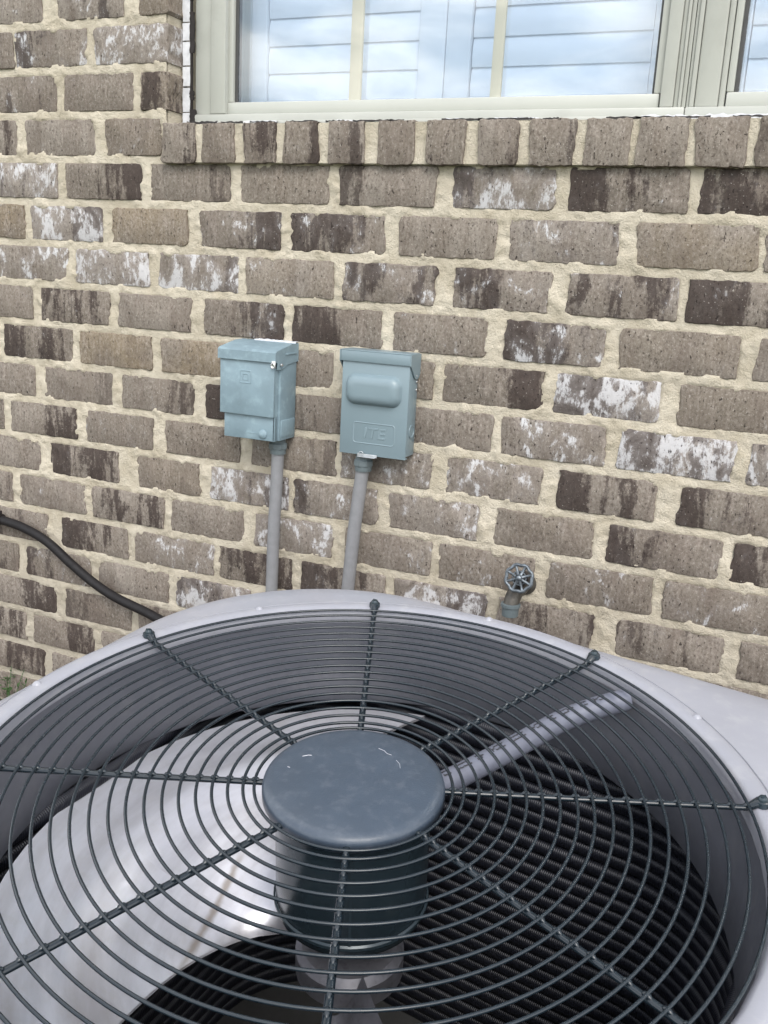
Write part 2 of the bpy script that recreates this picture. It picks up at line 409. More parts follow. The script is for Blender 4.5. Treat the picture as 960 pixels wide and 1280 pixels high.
BRICKS = [(-4,-1.654,-1.421,0.2,0.25,0.0,0.5),
    (-4,-1.384,-1.227,0.35,0.35,0.0,1.0),
    (-4,-1.193,-1.133,0.1,0.2,0.2,0.5),
    (-3,-1.682,-1.495,0.3,0.1,0.0,0.5),
    (-3,-1.491,-1.316,0.5,0.4,0.0,0.2),
    (-3,-1.297,-1.133,0.15,0.65,0.0,0.3),
    (-2,-1.58,-1.391,0.3,0.3,0.0,0.5),
    (-2,-1.373,-1.209,0.05,0.1,0.0,0.5),
    (-2,-1.191,-1.125,0.6,0.1,0.2,0.5),
    (-1,-1.695,-1.496,0.45,0.05,0.0,0.5),
    (-1,-1.473,-1.3,0.05,0.15,0.0,0.5),
    (-1,-1.273,-1.145,0.1,0.15,0.2,0.5),
    (0,-1.601,-1.395,0.45,0.7,0.0,0.2),
    (0,-1.373,-1.191,0.5,0.05,0.0,1.0),
    (0,-1.171,-0.993,0.25,0.05,0.0,1.0),
    (0,-0.972,-0.791,0.05,0.05,0.1,0.5),
    (0,-0.77,-0.59,0.3,0.05,0.0,0.0),
    (0,-0.56,-0.386,0.4,0.7,0.0,0.0),
    (0,-0.363,-0.18,0.55,0.2,0.0,0.0),
    (0,-0.164,-0.013,0.8,0.15,0.0,0.3),
    (1,-1.685,-1.483,0.1,0.2,0.6,0.5),
    (1,-1.467,-1.286,0.35,0.8,0.0,1.0),
    (1,-1.263,-1.085,0.05,0.03,0.6,0.5),
    (1,-1.057,-0.885,0.45,0.35,0.0,1.0),
    (1,-0.865,-0.68,0.6,0.35,0.0,0.0),
    (1,-0.653,-0.478,0.05,0.1,0.05,0.5),
    (1,-0.456,-0.277,0.3,0.4,0.0,0.6),
    (1,-0.249,-0.07,0.0,0.08,0.5,0.5),
    (1,-0.06,0.084,0.4,0.2,0.0,0.5),
    (2,-1.579,-1.375,0.05,0.5,0.0,0.5),
    (2,-1.356,-1.176,0.1,0.8,0.0,0.5),
    (2,-1.152,-0.973,0.3,0.75,0.0,1.0),
    (2,-0.957,-0.774,0.05,0.3,0.2,0.5),
    (2,-0.754,-0.58,0.5,0.4,0.0,0.4),
    (2,-0.546,-0.38,0.5,0.3,0.0,0.0),
    (2,-0.35,-0.176,0.45,0.25,0.0,0.5),
    (2,-0.163,-0.0,0.7,0.15,0.0,0.0),
    (3,-1.663,-1.47,0.15,0.1,0.0,0.5),
    (3,-1.449,-1.272,0.5,0.1,0.0,0.3),
    (3,-1.249,-1.078,0.05,0.1,0.0,0.5),
    (3,-1.048,-0.873,0.55,0.2,0.0,1.0),
    (3,-0.856,-0.676,0.6,0.05,0.0,0.0),
    (3,-0.653,-0.48,0.03,0.2,0.05,0.5),
    (3,-0.45,-0.282,0.85,0.5,0.0,0.0),
    (3,-0.258,-0.075,0.03,0.1,0.15,0.5),
    (3,-0.052,0.099,0.3,0.1,0.0,0.5),
    (4,-1.764,-1.573,0.3,0.1,0.0,0.5),
    (4,-1.551,-1.368,0.6,0.1,0.0,0.1),
    (4,-1.352,-1.17,0.05,0.1,0.7,0.5),
    (4,-1.147,-0.963,0.15,0.15,0.7,0.5),
    (4,-0.938,-0.769,0.2,0.15,0.1,0.5),
    (4,-0.746,-0.572,0.2,0.2,0.2,0.5),
    (4,-0.554,-0.375,0.45,0.1,0.0,1.0),
    (4,-0.356,-0.185,0.9,0.85,0.0,0.0),
    (4,-0.156,0.012,0.03,0.15,0.1,0.5),
    (5,-1.663,-1.472,0.1,0.1,0.0,0.5),
    (5,-1.445,-1.268,0.2,0.15,0.0,1.0),
    (5,-1.244,-1.071,0.3,0.1,0.0,1.0),
    (5,-1.043,-0.865,0.6,0.1,0.0,0.0),
    (5,-0.844,-0.66,0.25,0.2,0.0,0.5),
    (5,-0.637,-0.458,0.2,0.15,0.0,0.5),
    (5,-0.441,-0.263,0.12,0.45,0.0,0.5),
    (5,-0.241,-0.061,0.9,0.85,0.0,0.0),
    (5,-0.039,0.124,0.6,0.8,0.0,0.5),
    (6,-1.753,-1.563,0.3,0.1,0.0,0.5),
    (6,-1.542,-1.363,0.45,0.05,0.0,1.0),
    (6,-1.338,-1.169,0.1,0.2,0.0,1.0),
    (6,-1.138,-0.964,0.1,0.1,0.1,0.5),
    (6,-0.938,-0.755,0.2,0.2,0.1,1.0),
    (6,-0.745,-0.565,0.2,0.4,0.0,0.5),
    (6,-0.536,-0.365,0.1,0.6,0.05,0.5),
    (6,-0.336,-0.172,0.6,0.05,0.0,0.0),
    (6,-0.136,0.035,0.4,0.15,0.0,0.1),
    (7,-1.675,-1.464,0.1,0.1,0.0,0.5),
    (7,-1.437,-1.257,0.65,0.05,0.0,0.3),
    (7,-1.208,-1.057,0.02,0.1,0.15,0.5),
    (7,-1.031,-0.853,0.5,0.7,0.0,0.9),
    (7,-0.841,-0.667,0.35,0.35,0.0,0.2),
    (7,-0.643,-0.471,0.1,0.45,0.0,0.5),
    (7,-0.439,-0.266,0.1,0.15,0.1,0.5),
    (7,-0.242,-0.06,0.5,0.15,0.0,0.0),
    (7,-0.044,0.116,0.7,0.05,0.0,0.5),
    (8,-1.754,-1.547,0.4,0.1,0.0,0.5),
    (8,-1.526,-1.345,0.1,0.25,0.0,0.5),
    (8,-1.326,-1.143,0.45,0.05,0.0,0.5),
    (8,-1.125,-0.952,0.2,0.05,0.0,0.3),
    (8,-0.926,-0.755,0.2,0.6,0.0,0.3),
    (8,-0.731,-0.555,0.1,0.2,0.1,0.5),
    (8,-0.54,-0.363,0.15,0.25,0.1,0.5),
    (8,-0.337,-0.159,0.05,0.2,0.05,0.5),
    (8,-0.141,0.047,0.1,0.3,0.05,0.5),
    (9,-1.639,-1.451,0.3,0.05,0.0,0.5),
    (9,-1.413,-1.235,0.55,0.1,0.0,0.0),
    (9,-1.218,-1.022,0.15,0.4,0.0,0.5),
    (9,-1.01,-0.841,0.75,0.1,0.0,0.5),
    (9,-0.821,-0.642,0.6,0.15,0.0,0.0),
    (9,-0.625,-0.443,0.5,0.7,0.0,1.0),
    (9,-0.423,-0.252,0.45,0.1,0.0,1.0),
    (9,-0.21,-0.037,0.3,0.15,0.0,0.1),
    (9,-0.011,0.153,0.5,0.05,0.0,0.5),
    (10,-1.705,-1.537,0.3,0.05,0.0,0.5),
    (10,-1.514,-1.334,0.35,0.35,0.0,0.0),
    (10,-1.315,-1.132,0.05,0.1,0.0,0.5),
    (10,-1.111,-0.935,0.5,0.8,0.0,0.0),
    (10,-0.913,-0.736,0.3,0.2,0.0,0.5),
    (11,-1.649,-1.435,0.5,0.1,0.0,1.0),
    (11,-1.408,-1.229,0.25,0.15,0.0,0.0),
    (11,-1.212,-1.026,0.3,0.1,0.0,0.5),
    (12,-1.717,-1.524,0.45,0.05,0.0,0.5),
    (12,-1.503,-1.33,0.4,0.1,0.0,0.8),
    (13,-1.685,-1.476,0.5,0.1,0.0,0.8),
    (13,-1.453,-1.264,0.3,0.1,0.0,0.5)]
def colour(o, dark, white, tan, side): o.color = (dark, white, tan, side)
bn = 0
table = {}
for k, a, c, dark, white, tan, side in BRICKS:
    r = random.Random(k * 1000 + int(a * 500)); bn += 1
    corner = k <= -2 and c > -1.14
    if corner: c = -1.130
    L = c - a; zc = Z0 - k * PITCH - BH / 2
    mb = MB()
    if corner:                                   # turns the corner into the window reveal
        x1 = L / 2
        brick_shape(mb, L - 0.0, BH, r, proud=0.003 + r.uniform(-.001, .0012), depth=0.056, amp=0.002)
    else:
        brick_shape(mb, L, BH, r, proud=0.003 + r.uniform(-.0012, .0014))
    o = mb.build('brick', MAT_BRICK, None, smooth=40)
    o.location = ((a + c) / 2, D, zc); colour(o, dark, white, tan, side); hp(o)
    table.setdefault(k, []).append((a, c))
# the same bond carried on outside the measured field; pieces in view one by one, the rest joined
XL, XR, ZT = -2.7, 1.25, 2.75
WIN_L, WIN_R, WIN_T = -1.130, 0.86, 2.56
field = MB(); r = random.Random(5)
kmin, kmax = int(math.floor((Z0 - ZT) / PITCH)) + 1, 16
singles = []; field_rows = {}
for k in range(kmin, kmax + 1):
    zc = Z0 - k * PITCH - BH / 2
    if zc - BH / 2 < -0.03: continue
    rows = sorted(table.get(k, []))
    inwin = zc < WIN_T + 0.03 and zc > 1.34
    opening = [(WIN_L - 0.001, WIN_R)] if inwin else []
    if k == -1: opening = [(-1.145, WIN_R + 0.05)]
    if rows: left, right = rows[0][0], rows[-1][1]
    else: left = right = -1.02 + (0.098 if k % 2 else 0)
    spans = []
    x = left
    while x > XL:
        L = 0.178 + r.uniform(-.006, .006); spans.append((x - 0.021 - L, x - 0.021)); x -= L + 0.021
    x = right
    while x < XR:
        L = 0.178 + r.uniform(-.006, .006); spans.append((x + 0.021, x + 0.021 + L)); x += L + 0.021
    for a, c in spans:
        if opening:
            o0, o1 = opening[0]
            if a < o0 < c: c = o0
            if a < o1 < c: a = o1 + 0.001
            if a >= o0 - .002 and c <= o1 + .002: continue
            if c - a < 0.03: continue
        field_rows.setdefault(k, []).append((a, c))
        near = k >= 10 and -1.75 < a and c < 0.3 and zc > 0.28
        if near: singles.append((k, a, c, zc)); continue
        brick_shape(field, c - a, BH, r, proud=0.003 + r.uniform(-.001, .001), depth=0.02, cx=(a + c) / 2 + 0.6, cz=zc)
o = field.build('brickwork', MAT_BRICK, house); o['kind'] = 'stuff'; colour(o, 0.3, 0.2, 0.1, 0.5)
for k, a, c, zc in singles:
    mb = MB(); brick_shape(mb, c - a, BH, r, proud=0.003 + r.uniform(-.001, .001), depth=0.02)
    o = mb.build('brick', MAT_BRICK); o.location = ((a + c) / 2, D, zc)
    colour(o, r.uniform(0, .6), r.uniform(0, .4), 0, r.choice((0, .5, 1))); hp(o)

# rowlock sill: bricks on edge, standing 15 mm proud
ROW = [(-1.134, -1.061, .5), (-1.047, -.978, .1), (-.958, -.892, .75), (-.876, -.808, .55), (-.789, -.721, .35), (-.696, -.629, .1), (-.607, -.540, .4),
       (-.517, -.450, .3), (-.432, -.359, .3), (-.344, -.274, .1), (-.263, -.189, .1), (-.179, -.105, .1), (-.091, -.018, .2)]
x = 0.0
while x < WIN_R: ROW.append((x, x + 0.07, 0.2)); x += 0.087
SILL_T, SILL_B = 1.3995, 1.3295
for a, c, dk in ROW:
    dk = min(1, dk * .8 + .05)
    mb = MB(); rr = random.Random(int(a * 1000))
    brick_shape(mb, c - a, SILL_T - SILL_B + rr.uniform(-.0015, .0), rr, proud=0.0165 + rr.uniform(-.0015, .002), depth=0.05, amp=0.0022)
    o = mb.build('sill_brick', MAT_BRICK); o.location = ((a + c) / 2, D, (SILL_T + SILL_B) / 2)
    colour(o, dk, .12, 0.05, rr.choice((0, .5, 1))); hp(o)

# mortar: one fine relief behind the brick faces
ALLROWS = {}
def joint_depth(X, Z):
    """how far inside a brick face the point lies (negative in a joint)"""
    k = int(math.floor((Z0 - Z) / PITCH)); zt = Z0 - k * PITCH
    dz = min(zt - Z, Z - (zt - BH)); best = -1.0
    for a_, c_ in ALLROWS.get(k, ()):
        if a_ - .03 < X < c_ + .03: best = max(best, min(X - a_, c_ - X))
    return min(dz, best)
def mortar_sheet(mb, x0, x1, z0, z1, step, y0, amp, smear=False):
    nx, nz_ = max(1, int((x1 - x0) / step)), max(1, int((z1 - z0) / step)); V = []
    for j in range(nz_ + 1):
        row = []
        for i in range(nx + 1):
            X, Z = x0 + (x1 - x0) * i / nx, z0 + (z1 - z0) * j / nz_
            n = noise.noise(Vector((X * 45, Z * 45, 3))) * 0.75 + noise.noise(Vector((X * 110, Z * 110, 9))) * 0.6
            y = y0 - n * amp
            if smear:
                d = joint_depth(X, Z)
                if d > 0.012: y = y0 + 0.004
                else:
                    q = noise.noise(Vector((X * 22, Z * 22, 31))) + 0.6 * noise.noise(Vector((X * 75, Z * 75, 17)))
                    reach = 0.0005 + 0.010 * max(0.0, q - 0.12)
                    y = y0 - 0.0012 - n * amp * .8 - (0.0032 * max(0.0, min(1.0, (q + .1) * 2)) if d < reach else 0) + (0.003 if d > reach + .002 else 0)
            row.append(mb.bm.verts.new((X, y, Z)))
        V.append(row)
    for j in range(nz_):
        for i in range(nx): mb.bm.faces.new((V[j][i], V[j][i + 1], V[j + 1][i + 1], V[j + 1][i]))
for k, rows in field_rows.items(): ALLROWS.setdefault(k, []).extend(rows)
for k, rows in table.items(): ALLROWS.setdefault(k, []).extend(rows)
mb = MB()
MY = D + 0.0006
mortar_sheet(mb, XL, -1.9, 1.33, ZT, 0.03, MY, 0.0022); mortar_sheet(mb, -1.9, WIN_L - .004, 1.33, 1.75, 0.0042, MY, 0.0022, True); mortar_sheet(mb, -1.9, WIN_L - .004, 1.75, ZT, 0.02, MY, 0.002)
mortar_sheet(mb, XL, -1.9, 0.0, 1.33, 0.02, MY, 0.0022); mortar_sheet(mb, -1.9, 0.35, 0.3, 1.33, 0.0042, MY, 0.0022, True); mortar_sheet(mb, -1.9, 0.35, 0.0, 0.3, 0.01, MY, 0.0022); mortar_sheet(mb, .35, XR, 0.0, 1.33, 0.02, MY, 0.0022)
mortar_sheet(mb, WIN_L - 0.004, WIN_R, WIN_T, ZT, 0.03, MY, 0.001)
mortar_sheet(mb, WIN_R, XR, 1.33, ZT, 0.03, MY, 0.001)
mb.box(WIN_L - 0.0065, WIN_L - 0.0035, MY + 0.003, D + 0.12, 1.39, WIN_T)       # mortar face of the reveal
mortar_sheet(mb, -1.131, WIN_R, SILL_B + 0.002, SILL_T - 0.002, 0.006, D - 0.0118, 0.0026)   # joints between the sill bricks
mb.box(-1.130, WIN_R, D - 0.0080, D + 0.06, SILL_B + 0.0005, SILL_T - 0.0015)
mb.box(XL, WIN_L - 0.006, D + 0.012, D + 0.10, 0.0, ZT); mb.box(WIN_R + .002, XR, D + 0.012, D + 0.10, 0.0, ZT)
mb.box(WIN_L - 0.0065, WIN_R + .003, D + 0.0145, D + 0.10, 0.0, 1.325); mb.box(WIN_L - .007, WIN_R + .003, D + 0.0145, D + 0.10, WIN_T + 0.02, ZT)
o = mb.build('mortar', MAT_MORTAR, house, smooth=60); o.location = -house_o
# ------------------------------------------------------------------ windows
def part(mb, name, m, parent, smooth=35):
    o = mb.build(name, m, parent, smooth); o.location = -house_o; return o
FY = D + 0.050                                    # face of the vinyl frame
GY = D + 0.066                                    # outer glass
SY = D + 0.140                                    # shutter face
ZB, ZS, ZG, ZW = 1.4015, 1.4235, 1.4455, 2.55     # bottom of frame, top of its sill track, glass line, head
def window(label, xs):
    w = empty('window', (0, 0, 0)); w.parent = house; w['label'] = label
    xa, xb, xga, xgb, stiles = xs['frame'][0], xs['frame'][1], xs['glass'][0], xs['glass'][1], xs['stiles']
    mb = MB()
    for a, c, dy_, bv in stiles: mb.box(a, c, FY + dy_, FY + 0.09, ZB + 0.0225, ZW, bv)
    mb.box(xa, xb, FY - 0.008, FY + 0.09, ZB, ZS, 0.003)
    mb.box(xa, xb, FY - 0.0115, FY + 0.05, ZB + 0.0005, ZB + 0.009, 0.002)
    mb.box(xa, xb, FY, FY + 0.09, ZW + .0005, ZW + 0.045, 0.003)
    o = part(mb, 'frame', MAT_FRAME, w)
    mb = MB()
    mb.box(xga - 0.010, xgb + 0.010, FY + 0.004, FY + 0.03, ZS + .0006, ZG, 0.0025)
    for a, c in ((xga - 0.011, xga - 0.0005), (xgb + 0.0005, xgb + 0.0125)): mb.box(a, c, FY + 0.006, FY + 0.03, ZG + .0004, ZW - .001, 0.002)
    part(mb, 'sash', MAT_FRAME2, w)
    mb = MB(); mb.box(xga, xga + 0.006, GY - 0.002, GY + 0.010, ZG, ZW); part(mb, 'gasket', MAT_GASKET, w)
    mb = MB(); mb.box(xgb - 0.0035, xgb, GY - 0.002, GY + 0.01, ZG, ZW); part(mb, 'gasket', MAT_GASKET, w)
    for q in (GY, GY + 0.018):
        mb = MB(); mb.loops([[(xga, q, ZG - .003), (xgb, q, ZG - .003), (xgb, q, ZW), (xga, q, ZW)]], capt=True)
        part(mb, 'pane', MAT_GLASS, w, 0)
    for a, c in xs['muntin']:
        mb = MB(); mb.box(a, c, GY + 0.004, GY + 0.012, ZG - .002, ZW, 0.002); part(mb, 'muntin', MAT_MUNTIN, w)
    mb = MB()
    for a, c, dy_ in xs['shutter_stiles']: mb.box(a, c, SY + dy_, SY + 0.03, ZG - 0.06, ZW - 0.02, 0.002)
    for a, c in xs['louvers']:
        mb.box(a + .0005, c - .0005, SY + .001, SY + 0.028, 1.36, 1.462, 0.002); mb.box(a + .0005, c - .0005, SY + .001, SY + 0.028, ZW - 0.12, ZW - .03, 0.002)
    part(mb, 'shutter_frame', MAT_SHUT, w)
    for a, c in xs['louvers']:
        z = 1.4675
        while z < ZW - 0.13:
            mb = MB()
            n = 8; prof = []
            for i in range(n + 1): u = i / n; prof.append((u * 0.056, 0.0012 + 0.0048 * math.sin(math.pi * u)))
            pts = [(-t_, u) for u, t_ in prof] + [(t_, u) for u, t_ in reversed(prof)]
            tl = math.radians(7)
            rings = [[(X, SY + 0.010 + y * math.cos(tl) + u * math.sin(tl) * 1.0, z - 0.004 + u * math.cos(tl) - y * math.sin(tl)) for y, u in pts] for X in (a + 0.0015, c - 0.0015)]
            mb.loops(rings, capb=True, capt=True)
            part(mb, 'louver', MAT_SHUT, w, 50); z += 0.0485
    mb = MB(); mb.box(xga - .05, xgb + .05, SY + 0.16, SY + 0.17, 1.30, ZW + .05); mb.box(xga - .06, xgb + .06, SY - .02, SY + 0.16, 1.335, 1.345)
    mb.box(xga - .065, xga - .055, D + .101, SY + 0.165, 1.3, ZW + .05); mb.box(xgb + .055, xgb + .065, D + .101, SY + 0.165, 1.3, ZW + .05); mb.box(xga - .065, xgb + .065, D + .101, SY + .17, ZW + .06, ZW + .07)
    part(mb, 'room_wall', MAT_DARKROOM, w)
    return w
w1 = window('wide almond vinyl window with closed white shutters above the brick sill', dict(
    frame=(-1.106, -0.2075), glass=(-1.027, -0.259),
    stiles=[(-1.106, -1.0705, 0.0, .003), (-1.0695, -1.0365, -0.006, .003), (-0.2465, -0.2265, -0.004, .002), (-0.226, -0.2195, 0.001, .001), (-0.219, -0.2145, -0.003, .001), (-0.214, -0.208, 0.0015, .001)],
    muntin=[(-.795, -.772), (-.532, -.513)],
    shutter_stiles=[(-1.10, -1.041, 0.006), (-1.040, -1.0065, 0.0), (-.6935, -.6430, 0.0), (-.6415, -.5955, 0.0), (-.2825, -.25, 0.0), (-.249, -.19, .006)],
    louvers=[(-1.006, -.694), (-.595, -.283)]))
w2 = window('second vinyl window cut by the right edge of the photo', dict(
    frame=(-0.207, 0.85), glass=(-0.1395, 0.765),
    stiles=[(-0.207, -0.2025, 0.0015, .001), (-0.202, -0.1955, -0.003, .001), (-0.195, -0.1605, 0.0, .003), (-0.160, -0.1515, 0.003, .002), (0.7765, 0.85, 0.0, .003)],
    muntin=[(.16, .178), (.46, .478)],
    shutter_stiles=[(-0.205, -0.160, 0.006), (-0.159, -.1335, 0.0), (.285, .330, 0.0), (.3315, .375, 0.0), (.69, .725, 0), (.726, .78, .006)],
    louvers=[(-.133, .2845), (.3755, .6895)]))
# caulk and black sealant round the left window
r = random.Random(3)
def ragged(mb, x0, x1, y, z0, z1, n, amp, th=0.006, vertical=True):
    L, R_ = [], []
    for i in range(n + 1):
        t_ = i / n
        if vertical:
            z = z0 + (z1 - z0) * t_; L.append((x0 + r.uniform(-amp, amp), z)); R_.append((x1 + r.uniform(-amp, amp), z))
        else:
            x = x0 + (x1 - x0) * t_; L.append((x, z0 + r.uniform(-amp, amp))); R_.append((x, z1 + r.uniform(-amp, amp)))
    A = [[mb.bm.verts.new((p[0], y + dy_, p[1])) for p in q] for q, dy_ in ((L, 0.002), (L, -th * .7), (R_, -th * .7), (R_, 0.002))]
    for P, Q in zip(A, A[1:]):
        for i in range(n): mb.bm.faces.new((P[i], P[i + 1], Q[i + 1], Q[i]))
mb = MB()
z = 1.398
while z < 2.5:
    h_ = r.uniform(0.02, 0.055); ragged(mb, -1.1285, -1.1115, D + 0.0455, z, z + h_, 6, 0.0006, 0.005); z += h_ + r.uniform(0.0015, 0.003)
for i in range(5): a = r.uniform(-1.07, -0.2); ragged(mb, a, a + r.uniform(.02, .08), D + 0.036, 1.4060, 1.4095, 5, 0.0008, 0.004, False)
ragged(mb, -.27, .0, D + 0.036, 1.403, 1.4105, 40, 0.0022, 0.004, False)
o = part(mb, 'caulk', MAT_CAULK, w1); o['kind'] = 'stuff'
mb = MB()
ragged(mb, -1.1115, -1.1085, D + 0.045, 1.40, 2.5, 90, 0.0007, 0.005)
for z0_, z1_, wd in ((1.398, 1.432, .007), (1.448, 1.465, .004), (1.53, 1.60, .0045), (1.62, 1.66, .003)): ragged(mb, -1.112, -1.1095 + wd*1.3, D + 0.044, z0_, z1_, 12, 0.0012, 0.005)
ragged(mb, -1.112, -1.045, D + 0.0345, 1.4045, 1.4090, 12, 0.0012, 0.004, False)
for i in range(15): a = -1.04 + i * 0.07 + r.uniform(-.02, .02); ragged(mb, a, a + r.uniform(.03, .075), D + 0.0345, 1.4062, 1.4086, 10, 0.0009, 0.003, False)
o = part(mb, 'sealant', MAT_TAR, w1); o['kind'] = 'stuff'

# ------------------------------------------------------------------ air conditioner (built in its own tilted frame: x along the wall, y to the wall, z up)
A_ = Vector((0.99970261, 0.00260642, -0.02424651)); B_ = Vector((0, 0.99427181, 0.10688104)); N_ = Vector((0.0243862, -0.10684926, 0.99397613))
UC = Vector((-0.3047613, 0.69907503, CAMZ - 0.44538483))
UH, R = 0.66, 0.36                                # unit height, screw circle
unit = tag(empty('air_conditioner'), 'grey outdoor air conditioner with round dark wire grille on top', 'air conditioner')
MU = Matrix(((A_.x, B_.x, N_.x, 0), (A_.y, B_.y, N_.y, 0), (A_.z, B_.z, N_.z, 0), (0, 0, 0, 1)))
unit.matrix_world = Matrix.Translation(UC - N_ * UH) @ MU
def up(o): o.location.z += UH; return o           # shapes below are drawn with z = 0 at the grille
TH0 = math.radians(201.03)
def outl(half, rad, z, n=96, rot=math.radians(-8), cr4=None):
    """rounded square, evenly sampled; cr4 gives each corner its own radius"""
    na, ns = n // 4 * 2 // 3, n // 4 - n // 4 * 2 // 3
    P = []
    for q, (sx, sy) in enumerate(((1, 1), (-1, 1), (-1, -1), (1, -1))):
        rq = rad + cr4[q] if cr4 else rad; rn = rad + cr4[(q + 1) % 4] if cr4 else rad
        c = half - rq; c2 = half - rn
        for i in range(na):
            a = q * math.pi / 2 + math.pi / 2 * i / (na - 1)
            P.append((sx * c + rq * math.cos(a), sy * c + rq * math.sin(a)))
        x0, y0 = P[-1]; nx_, ny_ = ((-c2, half), (-half, -c2), (c2, -half), (half, c2))[q]
        for i in range(1, ns + 1): t_ = i / (ns + 1); P.append((x0 + (nx_ - x0) * t_, y0 + (ny_ - y0) * t_))
    co, si = math.cos(rot), math.sin(rot)
    return [Vector((x * co - y * si, x * si + y * co, z)) for x, y in P]
def circ(rad, z, like): return [Vector((p.x, p.y, 0)).normalized() * rad + Vector((0, 0, z)) for p in like]
HALF, CRAD = 0.388, 0.268
CR4 = (-0.185, 0.0, -0.06, -0.185)           # back right, back left, front left, front right
NTOP = 168
o0 = outl(HALF - 0.012, CRAD - 0.012, 0, NTOP, cr4=CR4)
mb = MB()
mb.loops([circ(.9685 * R, -0.014, o0), circ(.9705 * R, -0.006, o0), circ(.976 * R, 0.0, o0), circ(.988 * R, 0.0035, o0), circ(1.030 * R, 0.0035, o0), circ(1.0345 * R, 0.0028, o0),
          circ(1.0365 * R, 0.0008, o0), circ(1.0395 * R, 0.0008, o0), circ(1.0415 * R, 0.0022, o0), [a.lerp(b, .5) for a, b in zip(circ(1.043 * R, .002, o0), outl(HALF - 0.012, CRAD - 0.012, -0.002, NTOP, cr4=CR4))],
          outl(HALF - 0.012, CRAD - 0.012, -0.0025, NTOP, cr4=CR4), outl(HALF - 0.006, CRAD - 0.006, -0.005, NTOP, cr4=CR4), outl(HALF - 0.002, CRAD - 0.002, -0.010, NTOP, cr4=CR4), outl(HALF, CRAD, -0.018, NTOP, cr4=CR4), outl(HALF, CRAD, -0.075, NTOP, cr4=CR4), outl(HALF - 0.004, CRAD - .004, -0.076, NTOP, cr4=CR4)])
up(mb.build('top_panel', MAT_STEEL, unit, 50))
# louvred cabinet under the top
rings = []
z = -0.0765
rings.append(outl(HALF - 0.010, CRAD - 0.01, -0.070, cr4=CR4))
while z > -0.60:
    rings += [outl(HALF - 0.010, CRAD - .01, z, cr4=CR4), outl(HALF - 0.010, CRAD - .01, z - 0.010, cr4=CR4), outl(HALF - 0.018, CRAD - .018, z - 0.013, cr4=CR4), outl(HALF - 0.018, CRAD - .018, z - 0.021, cr4=CR4)]; z -= 0.022
rings += [outl(HALF - 0.010, CRAD - .01, z, cr4=CR4), outl(HALF - .01, CRAD - .01, -0.655, cr4=CR4)]
mb = MB(); mb.loops(rings); up(mb.build('cabinet', MAT_STEEL, unit, 30))
mb = MB(); mb.loops([outl(HALF - 0.012, CRAD - .012, -0.64, cr4=CR4), outl(HALF - 0.012, CRAD - .012, -0.66, cr4=CR4)], capb=True, capt=True); up(mb.build('base_pan', MAT_GASKET, unit, 30))
# venturi ring below the opening
mb = MB(); mb.lathe([(.968 * R, -0.0142), (.964 * R, -0.03), (.955 * R, -0.06), (.947 * R, -0.118), (.953 * R, -0.121), (.985 * R, -0.122), (1.04 * R, -0.1225)], 128); up(mb.build('venturi_ring', MAT_ORI, unit, 50))
# condenser coil: rows of finned tubes following the cabinet
def coil_row():
    prof = [(0.0, 0.0096), (0.005, 0.0082), (0.0085, 0.0050), (0.0095, 0.0), (0.0085, -0.0050), (0.005, -0.0082), (0.0, -0.0096)]
    rings = [outl(0.336 - a, 0.166 - a, b, 192) for a, b in prof]
    mb = MB(); bm = mb.bm
    V = [[bm.verts.new(v) for v in q] for q in rings]
    uv = bm.loops.layers.uv.new('UVMap'); n = len(V[0]); s = [0.0]
    for k in range(n): s.append(s[-1] + (rings[0][(k + 1) % n] - rings[0][k]).length)
    for j in range(len(V) - 1):
        for k in range(n):
            f = bm.faces.new((V[j][k], V[j][(k + 1) % n], V[j + 1][(k + 1) % n], V[j + 1][k]))
            for lp, (uu, vv) in zip(f.loops, ((s[k], j), (s[k + 1], j), (s[k + 1], j + 1), (s[k], j + 1))): lp[uv].uv = (uu, vv * 0.003)
    me = mb.mesh('coil_row', MAT_COIL, 60); return me
coil = empty('coil'); coil.parent = unit
crm = coil_row(); z = -0.128
while z > -0.635:
    o = link(bpy.data.objects.new('coil_row', crm), coil); o.location = (rng.uniform(-.0012, .0012), rng.uniform(-.0012, .0012), UH + z + rng.uniform(-.0008, .0008)); o.rotation_euler = (rng.uniform(-.002, .002), rng.uniform(-.002, .002), rng.uniform(-.004, .004)); z -= 0.0195
mb = MB(); rr = [outl(0.338, 0.168, z_) for z_ in (-0.1226, -0.64)]; mb.loops(rr); up(mb.build('coil_backing', MAT_GASKET, coil))

# fan, motor and cover
fan = empty('fan'); fan.parent = unit
def blade(az0, az1, r0, r1, z_in, z_out, skew0, skew1, lead, nm, mat):
    mb = MB(); na, nr = 40, 18
    top = []
    for j in range(nr + 1):
        t_ = j / nr; rad = r0 + (r1 - r0) * t_; row = []
        a0, a1 = az0 + skew0 * (1 - t_), az1 + skew1 * (1 - t_) ** 2
        for i in range(na + 1):
            u = i / na; a = math.radians(a0 + (a1 - a0) * u)
            z = z_in + (z_out - z_in) * t_ + lead * u * u * (1 - t_ ** 3) - 0.020 * math.sin(math.pi * u) * math.sin(math.pi * min(1, t_ * 1.15)) + 0.008 * math.exp(-((t_ - .74) / .08) ** 2) + 0.006 * max(0, t_ - .86) / .14  # includes a ridge added to the smooth sheet to catch a bright streak
            row.append(Vector((rad * math.cos(a), rad * math.sin(a), z)))
        top.append(row)
    for off in (0, -0.003):
        V = [[mb.bm.verts.new(p + Vector((0, 0, off))) for p in row] for row in top]
        for j in range(nr):
            for i in range(na): mb.bm.faces.new((V[j][i], V[j][i + 1], V[j + 1][i + 1], V[j + 1][i]))
    bmesh.ops.remove_doubles(mb.bm, verts=mb.bm.verts[:], dist=1e-5)
    o = mb.build(nm, mat, fan, 60); up(o); return o
